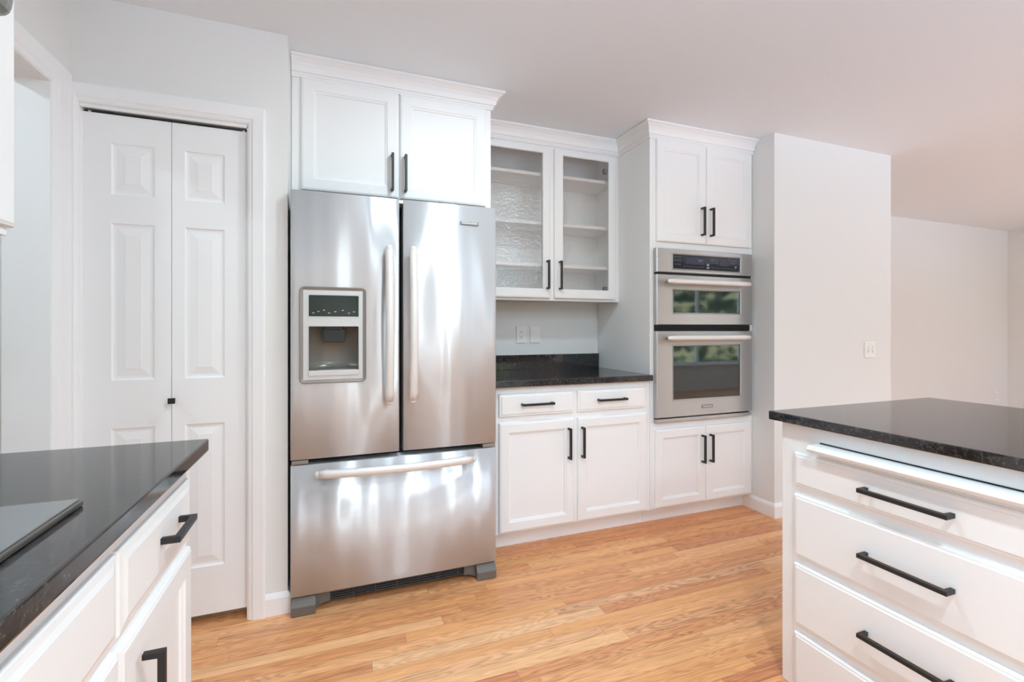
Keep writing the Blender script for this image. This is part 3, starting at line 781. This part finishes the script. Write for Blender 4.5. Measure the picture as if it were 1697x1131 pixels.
door(c, .915, 1.243, 1.402, 2.34, F_XP(UX), fr=.055, th=.0115)
obj('range_hood', mk(lambda b: (box(b, -.913, -.42, .12, .880, 1.632, 1.80, bev=.028, seg=5), box(b, -.913, -.60, .20, .80, 1.79, 2.436))), M_hood, label='grey metal range hood above the cooktop, cropped at the top left', category='range hood')

# ------------------------------------------------------------------ plates on the walls
def outlet(name, x, y, z, label, T=None, pw=.073, ph=.116):
    t = thing(name, label, 'outlet' if 'outlet' in name else 'switch', (x, y, z)); Tf = frame((x, y, z), (1, 0, 0), (0, -1, 0))
    bm = bmesh.new(); ringsR(bm, [(-pw/2, pw/2, -ph/2, ph/2, .004, 0), (-pw/2, pw/2, -ph/2, ph/2, .004, .004), (-pw/2+.004, pw/2-.004, -ph/2+.004, ph/2-.004, .003, .006)], Tf, cap=True)
    obj('wall_plate', bm, M_plate, t); return t, Tf
t, Tf = outlet('power_outlet', 1.190, 2.974, 1.157, 'white duplex outlet on the back wall above the granite backsplash')
obj('receptacle', B(-.017, .017, .0058, .0075, -.034, .034, T=Tf, bev=.001), M_plate, t)
def slots(b, Tf, zz=(-.018, .018)):
    for z in zz:
        box(b, -.0075, -.005, .0074, .0082, z, z+.009, T=Tf); box(b, .005, .0075, .0074, .0082, z, z+.009, T=Tf); box(b, -.0025, .0025, .0074, .0082, z-.010, z-.005, T=Tf)
obj('slots', mk(lambda b: slots(b, Tf)), M_slot, t)
t, Tf = outlet('light_switch', 1.292, 2.974, 1.157, 'blank white rocker switch plate right of the duplex outlet')
obj('rocker', B(-.017, .017, .0058, .0085, -.034, .034, T=Tf, bev=.0015), M_plate, t)
t, Tf = outlet('light_switch', 3.508, 2.199, 1.050, 'white double toggle switch plate on the projecting wall behind the island', pw=.112, ph=.112)
for s in (-.022, .022):
    obj('toggle', BB((s-.004, s+.004, .006, .014, -.010, .010), T=Tf, bev=.001), M_plate, t)
for s in (-.022, .022):
    for z in (-.016, .020): obj('screw', B(s-.0025, s+.0025, .0058, .0068, z-.0025, z+.0025, T=Tf), M_slot, t)
t, Tf = outlet('power_outlet', 7.77, 3.379, .350, 'small white outlet low on the far wall in the adjoining room')
obj('slots', mk(lambda b: slots(b, Tf)), M_slot, t)

# ------------------------------------------------------------------ recessed ceiling lights
def can(x, y, label, power=1.0):
    t = thing('ceiling_light', label, 'ceiling light', (x, y, CEIL-.001), 'recessed ceiling lights')
    bm = bmesh.new(); b = bmesh.new(); n = 32; rows = []
    for r_, z in ((.095, CEIL), (.095, CEIL-.004), (.088, CEIL-.006), (.070, CEIL-.004), (.066, CEIL)):
        rows.append([b.verts.new((x+r_*math.cos(2*math.pi*i/n), y+r_*math.sin(2*math.pi*i/n), z)) for i in range(n)])
    for k in range(len(rows)-1):
        for i in range(n): b.faces.new((rows[k][i], rows[k][(i+1) % n], rows[k+1][(i+1) % n], rows[k+1][i]))
    merge(bm, b); obj('trim_ring', bm, M_plate, t)
    bm = bmesh.new(); bmesh.ops.create_circle(bm, cap_ends=True, segments=32, radius=.0655, matrix=Matrix.Translation((x, y, CEIL-.002)))
    obj('lens', bm, M_lamp, t)
    ld_ = bpy.data.lights.new('can_light', 'AREA'); ld_.shape = 'DISK'; ld_.size = .12; ld_.energy = CAN_POWER*power; ld_.color = (.75, .92, 1)
    lo = bpy.data.objects.new('can_light', ld_); C.objects.link(lo); lo.parent = t; lo.location = (0, 0, -.012)
for x, y in ((.65, 1.53), (.63, 0.0), (.63, -1.6), (2.6, -1.4), (4.6, -.2), (7.0, 1.4)):  # first lamp known by its cabinet highlight; the others are added fill
    can(x, y, power=(.75 if y > 1.45 and x < 1 else 1.2 if x < 1 else .4), label='round recessed ceiling light out of the frame, in a set extended with added fill lamps')
can(-1.75, 1.62, power=.6, label='added recessed fill light in the hall beyond the left doorway')  # unseen lamp put in to brighten the doorway jamb
def globe(x, y, z, label):  # unseen pendants added to throw light on ceiling and walls
    t = thing('fill_pendant', label, 'added fill light', (x, y, CEIL-.001), 'added fill pendants')
    bm = bmesh.new(); bmesh.ops.create_uvsphere(bm, u_segments=32, v_segments=16, radius=.15, matrix=Matrix.Translation((x, y, z)))
    for fc in bm.faces: fc.smooth = True
    obj('fill_globe', bm, M_globe, t)
    bm = bmesh.new(); tube(bm, [(x, y, z+.14), (x, y, CEIL-.02)], .008, .008, seg=10, up=(0, 1, 0)); obj('stem', bm, M_black, t)
    bm = bmesh.new(); tube(bm, [(x, y, CEIL-.025), (x, y, CEIL-.001)], .06, .06, seg=24, up=(0, 1, 0)); obj('canopy', bm, M_black, t)
for x, y, z in ((1.85, -.75, 2.0), (6.2, .3, 2.0)):
    globe(x, y, z, 'added frosted globe pendant brightening the room, out of the frame')
# daylight portals in the window openings (sampling aid for the sky light)
for i, (a, b, c_, d_) in enumerate(HOLES):
    pl = bpy.data.lights.new('window_portal', 'AREA'); pl.shape = 'RECTANGLE'; pl.size = b-a; pl.size_y = d_-c_; pl.cycles.is_portal = True
    po = bpy.data.objects.new('window_portal', pl); C.objects.link(po); po.location = ((a+b)/2, -2.71, (c_+d_)/2); po.rotation_euler = (R(90), 0, 0)
